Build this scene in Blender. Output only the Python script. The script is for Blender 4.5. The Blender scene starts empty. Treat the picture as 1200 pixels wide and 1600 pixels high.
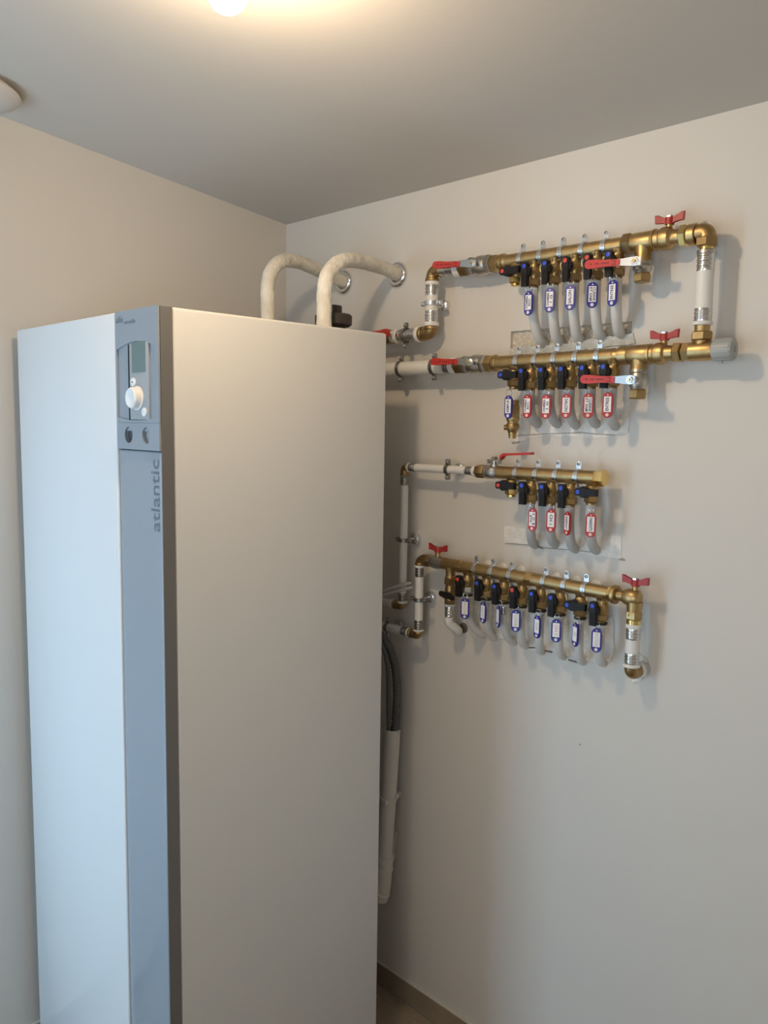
import bpy, bmesh, math, random
from mathutils import Vector, Matrix, Quaternion, noise
random.seed(7)
C = bpy.context.scene.collection
SC = bpy.context.scene
V = Vector
PI = math.pi

# ------------------------------------------------------------------ camera
CAM = V((2.0298474, -1.5906703, 1.6422303))
RIGHT = V((0.70561743, 0.70843498, 0.01496412))
UP = V((-0.08783475, 0.0664912, 0.99391347))
FWD = V((-0.70312808, 0.70263703, -0.10914256))
FPX = 1275.35                                   # focal length in pixels of the 1200 x 1600 frame
cd = bpy.data.cameras.new('camera')
cam = bpy.data.objects.new('camera', cd)
C.objects.link(cam)
cd.sensor_fit = 'HORIZONTAL'
cd.sensor_width = 36
cd.lens = 36 * FPX / 1200
cd.clip_start = 0.02
m3 = Matrix((RIGHT, UP, -FWD)).transposed()
cam.matrix_world = Matrix.Translation(CAM) @ m3.to_4x4()
SC.camera = cam

# ------------------------------------------------------------------ light and exposure
SC.view_settings.view_transform = 'Standard'
SC.view_settings.look = 'None'
SC.view_settings.gamma = 1
SC.view_settings.use_curve_mapping = False
SC.view_settings.exposure = 0.05
BULB_W = 372.0           # radiance of the lamp's diffuser
BULB_COL = (1.0, 0.75, 0.48)
world = bpy.data.worlds.new('world')
SC.world = world
world.use_nodes = True
world.node_tree.nodes['Background'].inputs[0].default_value = (0.55, 0.75, 1.0, 1)
world.node_tree.nodes['Background'].inputs[1].default_value = 1.2
# daylight coming in through the window in the wall behind the camera
WX0, WX1, WZ0, WZ1, YFRONT = 0.02, 0.50, 0.02, 2.12, -2.0
ld = bpy.data.lights.new('daylight', 'AREA')
ld.shape = 'RECTANGLE'
ld.size = WX1 - WX0
ld.size_y = WZ1 - WZ0
ld.energy = 23
ld.color = (0.46, 0.74, 1.0)
lo = bpy.data.objects.new('daylight', ld)
C.objects.link(lo)
lo.location = ((WX0 + WX1) / 2, YFRONT - 0.37, (WZ0 + WZ1) / 2)
lo.rotation_euler = (PI / 2, 0, 0)
# added fill light, shining through a made-up opening in the wall behind the camera
DX0, DX1, DZ0, DZ1 = 1.30, 2.25, 0.90, 1.90
l2d = bpy.data.lights.new('fill_light', 'AREA')
l2d.shape = 'RECTANGLE'
l2d.size = DX1 - DX0
l2d.size_y = DZ1 - DZ0
l2d.energy = 8.0
l2d.color = (1.0, 0.97, 0.91)
l2o = bpy.data.objects.new('fill_light', l2d)
C.objects.link(l2o)
l2o.location = ((DX0 + DX1) / 2, YFRONT - 0.37, (DZ0 + DZ1) / 2)
l2o.rotation_euler = (PI / 2, 0, 0)

# ------------------------------------------------------------------ pixel -> place helpers (measured on the photograph, each with its own depth)
def ray(px, py):
    return (FWD + (px - 600) / FPX * RIGHT - (py - 800) / FPX * UP).normalized()
def at(px, py, y=-0.055):
    d = ray(px, py)
    return CAM + d * ((y - CAM.y) / d.y)
def at_z(px, py, z):
    d = ray(px, py)
    return CAM + d * ((z - CAM.z) / d.z)

# ------------------------------------------------------------------ materials
def mat(name, col, rough=0.5, metal=0.0, bump=None, var=None, spec=0.5, trans=0.0, emit=None, alpha=None, coat=0.0):
    m = bpy.data.materials.new(name)
    m.use_nodes = True
    nt = m.node_tree
    b = nt.nodes['Principled BSDF']
    b.inputs['Base Color'].default_value = (*col, 1)
    b.inputs['Roughness'].default_value = rough
    b.inputs['Metallic'].default_value = metal
    b.inputs['Specular IOR Level'].default_value = spec
    if trans: b.inputs['Transmission Weight'].default_value = trans
    if coat:
        b.inputs['Coat Weight'].default_value = coat
        b.inputs['Coat Roughness'].default_value = 0.05
    if emit:
        b.inputs['Emission Color'].default_value = (*emit[0], 1)
        b.inputs['Emission Strength'].default_value = emit[1]
    tc = nt.nodes.new('ShaderNodeTexCoord')
    if var:   # var = (scale, amount, second colour)
        n = nt.nodes.new('ShaderNodeTexNoise')
        n.inputs['Scale'].default_value = var[0]
        n.inputs['Detail'].default_value = 5
        nt.links.new(tc.outputs['Object'], n.inputs['Vector'])
        r = nt.nodes.new('ShaderNodeValToRGB')
        r.color_ramp.elements[0].position = 0.5 - var[1]
        r.color_ramp.elements[1].position = 0.5 + var[1]
        r.color_ramp.elements[0].color = (*col, 1)
        r.color_ramp.elements[1].color = (*var[2], 1)
        nt.links.new(n.outputs['Fac'], r.inputs['Fac'])
        nt.links.new(r.outputs['Color'], b.inputs['Base Color'])
    if bump:  # bump = (scale, strength, distance)
        n = nt.nodes.new('ShaderNodeTexNoise')
        n.inputs['Scale'].default_value = bump[0]
        n.inputs['Detail'].default_value = 6
        nt.links.new(tc.outputs['Object'], n.inputs['Vector'])
        bp = nt.nodes.new('ShaderNodeBump')
        bp.inputs['Strength'].default_value = bump[1]
        bp.inputs['Distance'].default_value = bump[2]
        nt.links.new(n.outputs['Fac'], bp.inputs['Height'])
        nt.links.new(bp.outputs['Normal'], b.inputs['Normal'])
    return m

M = {}
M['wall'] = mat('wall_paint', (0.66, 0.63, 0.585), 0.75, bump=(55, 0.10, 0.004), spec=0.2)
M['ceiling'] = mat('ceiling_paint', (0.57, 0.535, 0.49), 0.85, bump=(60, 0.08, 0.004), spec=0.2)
M['plaster'] = mat('filler_plaster', (0.82, 0.79, 0.74), 0.9, bump=(90, 0.7, 0.005), var=(45, 0.16, (0.70, 0.665, 0.61)))
M['plaster_grey'] = mat('grey_filler', (0.50, 0.52, 0.50), 0.9, bump=(90, 0.9, 0.006), var=(60, 0.15, (0.62, 0.62, 0.58)))
M['cement'] = mat('rough_cement', (0.60, 0.53, 0.43), 0.95, bump=(120, 1.0, 0.010), var=(140, 0.10, (0.72, 0.66, 0.56)))
M['dark_gap'] = mat('dark_gap', (0.17, 0.145, 0.12), 0.95)
M['crack'] = mat('hairline_gap', (0.34, 0.31, 0.27), 0.95)
M['smudge'] = mat('grey_smudge', (0.33, 0.31, 0.28), 0.95)
M['tile'] = mat('brown_tile', (0.27, 0.205, 0.145), 0.45, var=(9, 0.18, (0.36, 0.285, 0.21)), bump=(30, 0.1, 0.002))
M['caulk'] = mat('pale_caulk', (0.62, 0.59, 0.54), 0.9)
M['grout'] = mat('tile_grout', (0.52, 0.46, 0.38), 0.9)
M['brass'] = mat('brass', (0.53, 0.375, 0.175), 0.40, 1.0, var=(60, 0.25, (0.43, 0.295, 0.135)), bump=(260, 0.12, 0.001))
M['brass_dark'] = mat('dull_brass', (0.42, 0.29, 0.14), 0.42, 1.0, var=(70, 0.25, (0.36, 0.235, 0.10)), bump=(240, 0.2, 0.001))
M['brass_bright'] = mat('bright_brass', (0.78, 0.58, 0.24), 0.24, 1.0)
M['chrome'] = mat('chrome', (0.80, 0.80, 0.80), 0.12, 1.0)
M['nickel'] = mat('nickel_plate', (0.56, 0.54, 0.50), 0.34, 1.0, var=(70, 0.25, (0.47, 0.44, 0.40)))
M['zinc'] = mat('zinc_plate', (0.72, 0.74, 0.76), 0.26, 1.0)
M['zinc_dark'] = mat('dull_zinc', (0.34, 0.33, 0.31), 0.38, 1.0)
M['lever_steel'] = mat('lever_steel', (0.46, 0.48, 0.50), 0.38, 1.0)
M['steel'] = mat('press_sleeve_steel', (0.66, 0.655, 0.64), 0.25, 1.0, bump=(150, 0.15, 0.001))
M['pipe_white'] = mat('white_plastic_pipe', (0.74, 0.72, 0.68), 0.35)
M['sheath'] = mat('pale_grey_pipe', (0.66, 0.645, 0.61), 0.42)
M['collar'] = mat('milky_collar', (0.74, 0.73, 0.70), 0.3)
M['pvc'] = mat('white_pvc', (0.63, 0.61, 0.57), 0.4)
M['hose_grey'] = mat('dark_grey_hose', (0.085, 0.085, 0.088), 0.5)
M['hose_pale'] = mat('pale_hose', (0.45, 0.44, 0.42), 0.4)
M['sheath_shaded'] = mat('shaded_pipe_sheath', (0.50, 0.495, 0.48), 0.5)  # pale pipe sheath darkened: shade under the bars put into the colour
M['insul'] = mat('pale_insulation', (0.82, 0.79, 0.71), 0.85, bump=(38, 0.7, 0.012), var=(26, 0.16, (0.70, 0.66, 0.57)))
M['black'] = mat('black_plastic', (0.012, 0.010, 0.009), 0.5, spec=0.3)
M['black_dull'] = mat('dull_black_plastic', (0.045, 0.034, 0.027), 0.5)
M['red'] = mat('red_grip', (0.50, 0.038, 0.032), 0.42)
M['red_dark'] = mat('red_wing', (0.36, 0.028, 0.024), 0.42)
M['red_ink'] = mat('embossed_mark', (0.20, 0.02, 0.02), 0.6)
M['red_dot'] = mat('red_dot', (0.70, 0.06, 0.04), 0.4)
M['blue_dot'] = mat('blue_dot', (0.03, 0.08, 0.62), 0.4)
M['blue'] = mat('blue_tag_plastic', (0.035, 0.03, 0.26), 0.35)
M['red_tag'] = mat('red_tag_plastic', (0.40, 0.022, 0.024), 0.38)
M['paper'] = mat('tag_paper', (0.83, 0.81, 0.80), 0.7)
M['ink'] = mat('blue_black_ink', (0.035, 0.035, 0.10), 0.7)
M['pencil'] = mat('pencil', (0.55, 0.52, 0.47), 0.8)
M['red_pencil'] = mat('reddish_writing', (0.62, 0.40, 0.34), 0.8)
M['rivet_red'] = mat('translucent_red_rivet', (0.85, 0.52, 0.46), 0.4)
M['rivet_blue'] = mat('pale_rivet', (0.72, 0.72, 0.74), 0.4)
M['rubber'] = mat('black_washer', (0.03, 0.022, 0.018), 0.6)
M['grey_cap'] = mat('grey_plastic_cap', (0.36, 0.37, 0.36), 0.42)
M['white_enamel'] = mat('white_enamel', (0.68, 0.68, 0.665), 0.55, bump=(220, 0.04, 0.001), spec=0.25)
M['white_gloss'] = mat('white_door_enamel', (0.74, 0.745, 0.75), 0.22, spec=0.5)
M['grey_gloss'] = mat('silver_grey_gloss', (0.30, 0.335, 0.375), 0.16, spec=0.5)
M['grey_side'] = mat('grey_edge', (0.16, 0.155, 0.15), 0.5)
M['grey_unit'] = mat('grey_control_plate', (0.36, 0.375, 0.395), 0.35)
M['grey_letter'] = mat('grey_lettering', (0.17, 0.195, 0.235), 0.4)
M['letter_dark'] = mat('dark_blue_grey_lettering', (0.13, 0.16, 0.205), 0.4)
M['lcd'] = mat('lcd_glass', (0.145, 0.215, 0.215), 0.12)
M['dial'] = mat('white_dial', (0.86, 0.85, 0.83), 0.32)
M['gauge'] = mat('gauge_hole', (0.09, 0.095, 0.105), 0.4)
M['bulb'] = mat('bulb_diffuser', (1, 0.9, 0.75), 0.4, emit=(BULB_COL, BULB_W))
M['lamp_white'] = mat('lamp_white', (0.8, 0.79, 0.76), 0.5)
M['vent'] = mat('vent_white', (0.56, 0.54, 0.52), 0.5)
M['frame'] = mat('window_frame_white', (0.8, 0.8, 0.8), 0.4)
M['glass'] = mat('window_glass', (1, 1, 1), 0.0, trans=1.0)
M['ext'] = mat('outside_reveal', (0.6, 0.6, 0.6), 0.8)

# ------------------------------------------------------------------ object helpers
def link(name, data, parent=None):
    o = bpy.data.objects.new(name, data)
    C.objects.link(o)
    if parent is not None: o.parent = parent
    return o
def origin(o):
    p = V((0, 0, 0))
    while o is not None:
        p += o.location
        o = o.parent
    return p
def thing(name, label, cat, loc, group=None):
    o = link(name, None)
    o.location = loc
    o.empty_display_size = 0.03
    tag(o, label, cat, group)
    return o
def tag(o, label, cat, group=None):
    o['label'] = label
    o['category'] = cat
    if group: o['group'] = group
def struct(o):
    o['kind'] = 'structure'
    return o

class MB:
    def __init__(s):
        s.b = bmesh.new()
    # surface of revolution: prof = list of (distance along axis from A, radius)
    def lathe(s, A, d, prof, seg=20, caps=True, roll=0.0):
        d = d.normalized()
        u = d.orthogonal().normalized() if abs(d.z) > 0.9 else d.cross(V((0, 0, 1))).normalized()
        if abs(d.z) > 0.9: u = V((1, 0, 0)) - d * d.x; u.normalize()
        v = d.cross(u)
        rings = []
        for (t, r) in prof:
            c = A + d * t
            rings.append([s.b.verts.new(c + (u * math.cos(roll + 2 * PI * i / seg) + v * math.sin(roll + 2 * PI * i / seg)) * max(r, 1e-5)) for i in range(seg)])
        for a, b in zip(rings, rings[1:]):
            for i in range(seg):
                j = (i + 1) % seg
                s.b.faces.new((a[i], a[j], b[j], b[i]))
        if caps:
            s.b.faces.new(rings[0][::-1]); s.b.faces.new(rings[-1])
        return s
    def hexa(s, A, B, r, ch=0.12, roll=0.0):
        d = B - A; L = d.length
        return s.lathe(A, d, [(0, r * (1 - ch)), (L * .14, r), (L * .86, r), (L, r * (1 - ch))], 6, True, roll)
    def cyl(s, A, B, r, seg=20, ch=0.0):
        d = B - A; L = d.length
        if ch: return s.lathe(A, d, [(0, r - ch), (ch, r), (L - ch, r), (L, r - ch)], seg)
        return s.lathe(A, d, [(0, r), (L, r)], seg)
    def tube(s, pts, r, seg=14, smooth=0, caps=True):
        P = [V(p) for p in pts]
        if smooth:
            Q = []
            for i in range(len(P) - 1):
                p0, p1, p2, p3 = P[max(i - 1, 0)], P[i], P[i + 1], P[min(i + 2, len(P) - 1)]
                for k in range(smooth):
                    t = k / smooth
                    Q.append(0.5 * ((2 * p1) + (p2 - p0) * t + (2 * p0 - 5 * p1 + 4 * p2 - p3) * t * t + (3 * p1 - p0 - 3 * p2 + p3) * t ** 3))
            P = Q + [P[-1]]
        P = [p for i, p in enumerate(P) if i == 0 or (p - P[i - 1]).length > 1e-5]
        n = len(P)
        T = [(P[min(i + 1, n - 1)] - P[max(i - 1, 0)]).normalized() for i in range(n)]
        u = T[0].orthogonal().normalized()
        rings = []
        for i in range(n):
            if i:
                q = T[i - 1].rotation_difference(T[i]); u = q @ u
            u = (u - T[i] * u.dot(T[i])).normalized(); v = T[i].cross(u)
            rr = r(i / (n - 1)) if callable(r) else r
            rings.append([s.b.verts.new(P[i] + (u * math.cos(2 * PI * k / seg) + v * math.sin(2 * PI * k / seg)) * rr) for k in range(seg)])
        for a, b in zip(rings, rings[1:]):
            for i in range(seg):
                j = (i + 1) % seg
                s.b.faces.new((a[i], a[j], b[j], b[i]))
        if caps:
            s.b.faces.new(rings[0][::-1]); s.b.faces.new(rings[-1])
        return s
    def torus(s, c, axis, R, r, seg=24, sub=8):
        axis = axis.normalized(); u = axis.orthogonal().normalized(); v = axis.cross(u)
        rings = []
        for i in range(seg):
            a = 2 * PI * i / seg
            e = u * math.cos(a) + v * math.sin(a)
            rings.append([s.b.verts.new(c + e * (R + r * math.cos(2 * PI * k / sub)) + axis * r * math.sin(2 * PI * k / sub)) for k in range(sub)])
        for i in range(seg):
            a, b = rings[i], rings[(i + 1) % seg]
            for k in range(sub):
                l = (k + 1) % sub
                s.b.faces.new((a[k], b[k], b[l], a[l]))
        return s
    # box from two corners in the frame (X, Y, Z) about c, optional bevel
    def box(s, c, half, X=V((1, 0, 0)), Y=V((0, 1, 0)), Z=V((0, 0, 1)), bev=0.0, bseg=2):
        vs = [s.b.verts.new(V(c) + X * half[0] * i + Y * half[1] * j + Z * half[2] * k) for i in (-1, 1) for j in (-1, 1) for k in (-1, 1)]
        F = [(0, 1, 3, 2), (4, 6, 7, 5), (0, 4, 5, 1), (2, 3, 7, 6), (0, 2, 6, 4), (1, 5, 7, 3)]
        fs = [s.b.faces.new([vs[i] for i in f]) for f in F]
        if bev:
            es = list({e for f in fs for e in f.edges})
            bmesh.ops.bevel(s.b, geom=es, offset=bev, segments=bseg, affect='EDGES', profile=0.5)
        return s
    def span(s, lo, hi, bev=0.0, bseg=2):
        lo, hi = V(lo), V(hi)
        return s.box((lo + hi) / 2, (hi - lo) / 2, bev=bev, bseg=bseg)
    # extruded outline: pts 2-D in frame (c, X, Z), thickness along N
    def prism(s, c, X, Z, pts, N, th, bev=0.0):
        a = [s.b.verts.new(c + X * p[0] + Z * p[1] - N * th / 2) for p in pts]
        b = [s.b.verts.new(c + X * p[0] + Z * p[1] + N * th / 2) for p in pts]
        n = len(pts)
        f1 = s.b.faces.new(a[::-1]); f2 = s.b.faces.new(b)
        for i in range(n):
            j = (i + 1) % n
            s.b.faces.new((a[i], a[j], b[j], b[i]))
        if bev:
            bmesh.ops.bevel(s.b, geom=list(f1.edges) + list(f2.edges), offset=bev, segments=2, affect='EDGES')
        return s
    def build(s, name, m, parent=None, angle=32, smooth=True):
        bmesh.ops.recalc_face_normals(s.b, faces=s.b.faces)
        me = bpy.data.meshes.new(name)
        off = origin(parent) if parent is not None else None
        if off is None:
            xs = [v.co for v in s.b.verts]
            lo = V((min(c.x for c in xs), min(c.y for c in xs), min(c.z for c in xs)))
            hi = V((max(c.x for c in xs), max(c.y for c in xs), max(c.z for c in xs)))
            off = V(((lo.x + hi.x) / 2, (lo.y + hi.y) / 2, lo.z))
        for v in s.b.verts: v.co -= off
        s.b.to_mesh(me); s.b.free()
        if smooth:
            me.shade_smooth()
            me.set_sharp_from_angle(angle=math.radians(angle))
        me.materials.append(M[m] if isinstance(m, str) else m)
        o = link(name, me, parent)
        if parent is None: o.location = off
        return o

def stadium(w, h, n=8):
    r = w / 2; z = h / 2 - r
    p = [(r * math.cos(a), z + r * math.sin(a)) for a in [PI * i / n for i in range(n + 1)]]
    return p + [(-x, -y) for x, y in p]

def text_part(name, body, size, m, parent, c, X, Y, thick=0.0004, spacing=1.0, shear=0.0, align='CENTER', width=None, bold=0.0):
    N = X.cross(Y)
    cu = bpy.data.curves.new(name, 'FONT')
    cu.body = body; cu.size = size; cu.align_x = align; cu.align_y = 'CENTER'
    cu.space_character = spacing; cu.shear = shear; cu.extrude = thick / 2; cu.resolution_u = 3; cu.offset = bold
    tmp = link(name + '_tmp', cu)
    dg = bpy.context.evaluated_depsgraph_get()
    me = bpy.data.meshes.new_from_object(tmp.evaluated_get(dg))
    bpy.data.objects.remove(tmp); bpy.data.curves.remove(cu)
    me.name = name
    if width:
        xs = [v.co.x for v in me.vertices]
        k = width / max(1e-6, max(xs) - min(xs))
        for v in me.vertices: v.co.x *= k
    off = origin(parent)
    for v in me.vertices:
        q = c + X * v.co.x + Y * v.co.y + N * v.co.z - off
        v.co = q
    me.materials.clear(); me.materials.append(M[m])
    return link(name, me, parent)

EX, EY, EZ = V((1, 0, 0)), V((0, 1, 0)), V((0, 0, 1))
OUT = V((0, -1, 0))          # from the wall towards the room

# ------------------------------------------------------------------ the room shell
X0, X1, YF = 0.0, 2.45, YFRONT
H0, SL = 2.2347, -0.11698                      # the ceiling rises away from the wall with the pipes
def ceil_z(y): return H0 + SL * y
CHX0, CHX1 = at(798, 530, 0).x, at(987, 515, 0).x         # open chase behind the upper manifold
CHZ1, CHZ0 = at(798, 518, 0).z, at(798, 547, 0).z

wb = MB()
def wall_quad(x0, x1, z0, z1):
    wb.span((x0, 0, z0), (x1, 0.10, z1))
zt = ceil_z(0) + 0.02
wall_quad(X0 - .1, CHX0, 0, zt)
wall_quad(CHX1, X1 + .1, 0, zt)
wall_quad(CHX0, CHX1, 0, CHZ0)
wall_quad(CHX0, CHX1, CHZ1, zt)
wall_back = struct(wb.build('wall_back', 'wall', smooth=False))
def side_wall(name, xa, xb):
    b = MB()
    pts = [(0.1, 0), (YF - .1, 0), (YF - .1, ceil_z(YF - .1) + .02), (.1, ceil_z(.1) + .02)]
    b.prism(V(((xa + xb) / 2, 0, 0)), EY, EZ, pts, EX, xb - xa)
    return struct(b.build(name, 'wall', smooth=False))
side_wall('wall_left', -0.1, X0)
side_wall('wall_right', X1, X1 + .1)
fw = MB()
zf = ceil_z(YF) + .06
TH = .35                                        # unseen wall thickened so its reveals narrow the spread of the light
fw.span((X0 - .1, YF - TH, 0), (WX0, YF, zf))
fw.span((WX1, YF - TH, 0), (DX0, YF, zf))
fw.span((DX1, YF - TH, 0), (X1 + .1, YF, zf))
for a, b, z0, z1 in ((WX0, WX1, 0, WZ0), (WX0, WX1, WZ1, zf), (DX0, DX1, 0, DZ0), (DX0, DX1, DZ1, zf)):
    fw.span((a, YF - TH, z0), (b, YF, z1))
struct(fw.build('wall_front', 'wall', smooth=False))
cb = MB()
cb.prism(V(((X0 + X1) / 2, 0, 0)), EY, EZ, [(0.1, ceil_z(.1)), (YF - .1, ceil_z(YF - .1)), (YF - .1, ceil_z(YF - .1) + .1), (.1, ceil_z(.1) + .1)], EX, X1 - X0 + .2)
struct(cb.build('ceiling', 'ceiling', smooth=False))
floor = MB()
floor.span((X0 - .1, YF - .1, -0.06), (X1 + .1, .1, -0.003))
floor = struct(floor.build('floor', 'grout', smooth=False))
# floor tiles: a narrow cut course along the wall, then whole courses
ys = [-0.010, -0.043]
while ys[-1] > YF: ys.append(max(ys[-1] - 0.30, YF))
for r in range(len(ys) - 1):
    xo = -0.33 if r == 0 else (-0.12 if r % 2 else -0.42)
    x = xo
    while x < X1:
        a, b = max(x, X0), min(x + 0.60, X1)
        if b - a > 0.02:
            MB().span((a + .0020, ys[r + 1] + .0020, -0.012), (b - .0020, ys[r] - .0020, 0), bev=0.001, bseg=1).build('tile', 'tile', floor)
        x += 0.60
# baseboards of the same tile
HB = 0.0676
base = struct(MB().span((X0, -0.0085, HB - .003), (X1, -0.0005, HB + .0012)).build('baseboard_back', 'caulk', smooth=False))
x = -0.12
while x < X1:
    a, b = max(x, X0), min(x + .45, X1)
    MB().span((a + .001, -0.0095, 0.001), (b - .001, -0.0005, HB - .0015), bev=.001, bseg=1).build('tile', 'tile', base)
    x += .45
base = struct(MB().span((X0 + .0005, YF, HB - .003), (X0 + .0085, -.014, HB + .0012)).build('baseboard_left', 'caulk', smooth=False))
y = -0.014
while y > YF:
    MB().span((X0 + .0005, max(y - .45, YF) + .001, 0.001), (X0 + .0095, y - .001, HB - .0015), bev=.001, bseg=1).build('tile', 'tile', base)
    y -= .45
# the window that lets the daylight in (behind the camera)
wf = MB()
fr = 0.05
for (a, b) in (((WX0, WZ0), (WX0 + fr, WZ1)), ((WX1 - fr, WZ0), (WX1, WZ1)), ((WX0 + fr, WZ0), (WX1 - fr, WZ0 + fr)), ((WX0 + fr, WZ1 - fr), (WX1 - fr, WZ1))):
    wf.span((a[0], YF - .33, a[1]), (b[0], YF - .27, b[1]), bev=.004, bseg=1)
win = struct(wf.build('window_1', 'frame', smooth=False))

# ------------------------------------------------------------------ plaster repairs on the back wall
def patch(name, pts_px, m, proud=0.0025, y=0.0, jag=0.0, seed=0, label=None):
    """an irregular flat trowelled patch, its outline wandering as filler does"""
    rnd = random.Random(seed)
    P = [at(px, py, y) for px, py in pts_px]
    Q = []
    for i, p in enumerate(P):
        q = P[(i + 1) % len(P)]
        n = max(1, int((q - p).length / 0.012))
        for k in range(n):
            c = p.lerp(q, k / n)
            if k or jag > .003:
                c = c + V((rnd.uniform(-jag, jag), 0, rnd.uniform(-jag, jag)))
            Q.append(c)
    b = MB()
    c0 = V((0, y - proud / 2 - .0002, 0))
    b.prism(c0, EX, EZ, [(p.x, p.z) for p in Q], EY, proud, bev=proud * .3)
    o = b.build(name, m, wall_back, smooth=False)
    if label: o['label'] = label
    return o
# bottom of the open chase, recessed 14 mm, lumpy cement
nb = MB()
nx, nz = 60, 12
g = [[nb.b.verts.new(V((CHX0 - .004 + (CHX1 - CHX0 + .008) * i / nx, 0.008 + 0.003 * noise.noise(V((i * .55, j * .7, 3))) + .0025 * noise.noise(V((i * 1.9, j * 2.1, 9))), CHZ0 - .004 + (CHZ1 - CHZ0 + .008) * j / nz))) for j in range(nz + 1)] for i in range(nx + 1)]
for i in range(nx):
    for j in range(nz):
        nb.b.faces.new((g[i][j], g[i + 1][j], g[i + 1][j + 1], g[i][j + 1]))
o = nb.build('open_chase', 'cement', wall_back, angle=80)
o['label'] = 'raw cement showing in the open slot cut in the wall'
patch('filler_patch', [(796, 545), (830, 541), (880, 537), (935, 530), (990, 520), (994, 536), (940, 545), (870, 552), (797, 556)], 'plaster_grey', .003, jag=.003, seed=3, label='greyish filler smeared below the open slot')
patch('filler_patch', [(795, 672), (797, 646), (860, 652), (985, 628), (982, 676), (930, 684), (850, 681), (806, 690)], 'plaster', .0012, jag=.002, seed=4)
patch('filler_patch', [(789, 822), (868, 832), (935, 838), (972, 837), (971, 873), (915, 866), (850, 853), (788, 848)], 'plaster', .0012, jag=.0014, seed=5)
patch('filler_patch', [(733, 930), (790, 940), (880, 950), (958, 965), (962, 1005), (952, 1036), (925, 1034), (905, 1026), (880, 1022), (850, 1014), (830, 1015), (800, 1000), (770, 998), (736, 992)], 'plaster', .003, jag=.004, seed=6, label='rough pale filler behind the lowest outlets')
patch('filler_patch', [(978, 1014), (1000, 1018), (1012, 1032), (1013, 1050), (1006, 1062), (992, 1066), (985, 1055)], 'plaster', .0035, jag=.005, seed=8)
for k, (px, py, w, h) in enumerate(((803, 692, .007, .003), (809, 690, .006, .005), (906, 1163, .0025, .002), (972, 874, .008, .003), (965, 840, .004, .002), (845, 540, .004, .003))):
    p = at(px, py, 0)
    b = MB()
    b.prism(p + V((0, -.0004 if k != 5 else -.0035, 0)), EX, EZ, [(w * math.cos(a) * (1 + .3 * math.sin(3 * a + k)), h * math.sin(a)) for a in [2 * PI * i / 12 for i in range(12)]], EY, .0006)
    b.build('smudge', 'smudge', wall_back)
def crack(pts, r=.0009):
    b = MB(); b.tube([at(px, py, -.0028) for px, py in pts], r, 6)
    b.build('crack', 'dark_gap' if r > .0012 else 'crack', wall_back)
crack([(800, 681), (850, 678), (905, 676), (960, 680)], .0007)
crack([(790, 849), (833, 852), (848, 856), (900, 860), (935, 864)], .0008)
crack([(835, 852), (848, 857)], .0016)
for a, b in (((758, 992), (770, 994)), ((768, 995), (777, 996)), ((800, 1003), (808, 1004)), ((826, 1012), (837, 1012)), ((838, 1014), (862, 1019)), ((888, 1031), (904, 1036)), ((934, 1037), (946, 1036))):
    crack([a, b], .0018)
crack([(1007, 1038), (1010, 1048), (1004, 1056)], .0016)

# ------------------------------------------------------------------ the tall heat-pump cabinet
BX0, BX1, BYF, BYS, BYB, BT = 0.0373, 0.6853, -0.8276, -0.7986, -0.2446, 1.845
XS = at(179, 487.5, BYF).x                    # where the white door meets the grey column
XE = BX1
cab = thing('boiler_cabinet', 'tall white heating cabinet with grey front column and control panel', 'boiler', ((BX0 + BX1) / 2, (BYF + BYB) / 2, 0))
MB().span((BX0 + .004, BYS + .0015, 0.02), (BX1, BYB, BT), bev=.006, bseg=3).build('casing', 'white_enamel', cab)
MB().span((BX0 + .03, BYS + .02, 0.0), (BX1 - .03, BYB - .03, 0.022)).build('plinth', 'black_dull', cab)
MB().span((BX0, BYF, 0.03), (XS - .0012, BYS, BT), bev=.004, bseg=3).build('front_panel', 'white_gloss', cab)
zmod = at(247, 705, BYF).z                    # lower edge of the control module
# grey column: lower length, its outer edge rounded
MB().span((XS + .0012, BYF + .003, 0.03), (XE, BYS, zmod - .0015), bev=.004, bseg=3).build('front_column', 'grey_gloss', cab)
# grey edge strip seen beside the side panel
MB().span((XE - .0005, BYF + .004, 0.03), (XE + .0015, BYS, BT - .001)).build('edge_strip', 'grey_side', cab, smooth=False)
MB().span((XE - .02, BYS - .0001, BT - .03), (XE - .001, BYS + .0014, BT + .0004)).build('top_clip', 'black_dull', cab)
# control module: a frame around a recess with an arched top edge
u0 = V((XS + .0015, 0, 0))
def fx(px, py): return at(px, py, BYF)
rz1 = (fx(212, 533)).z; rz0 = (fx(212, 657)).z
rx0 = XS + .005; rx1 = XE - .009
mod = MB()
zt_, zb_ = BT, zmod
yb_ = BYF + .0045
yg_ = BYF + .010
arch = [(rx0 + (rx1 - rx0) * i / 10, rz1 - .012 + .012 * math.sin(PI * i / 10)) for i in range(11)]
foot = [(rx0 + (rx1 - rx0) * i / 10, rz0 + .006 - .006 * math.sin(PI * i / 10)) for i in range(11)]
def ring_plate(b, outer, inner, y0, y1):
    """front plate between an outer rectangle (list) and an inner hole (list, same count)"""
    n = len(outer)
    of = [b.b.verts.new(V((p[0], y0, p[1]))) for p in outer]
    inf = [b.b.verts.new(V((p[0], y0, p[1]))) for p in inner]
    ob = [b.b.verts.new(V((p[0], y1, p[1]))) for p in outer]
    inb = [b.b.verts.new(V((p[0], y1, p[1]))) for p in inner]
    for i in range(n):
        j = (i + 1) % n
        b.b.faces.new((of[i], of[j], inf[j], inf[i]))
        b.b.faces.new((inf[i], inf[j], inb[j], inb[i]))
        b.b.faces.new((of[i], ob[i], ob[j], of[j]))
        b.b.faces.new((ob[i], inb[i], inb[j], ob[j]))
hole = arch + foot[::-1]
xa, xb = XS + .0012, XE
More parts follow.
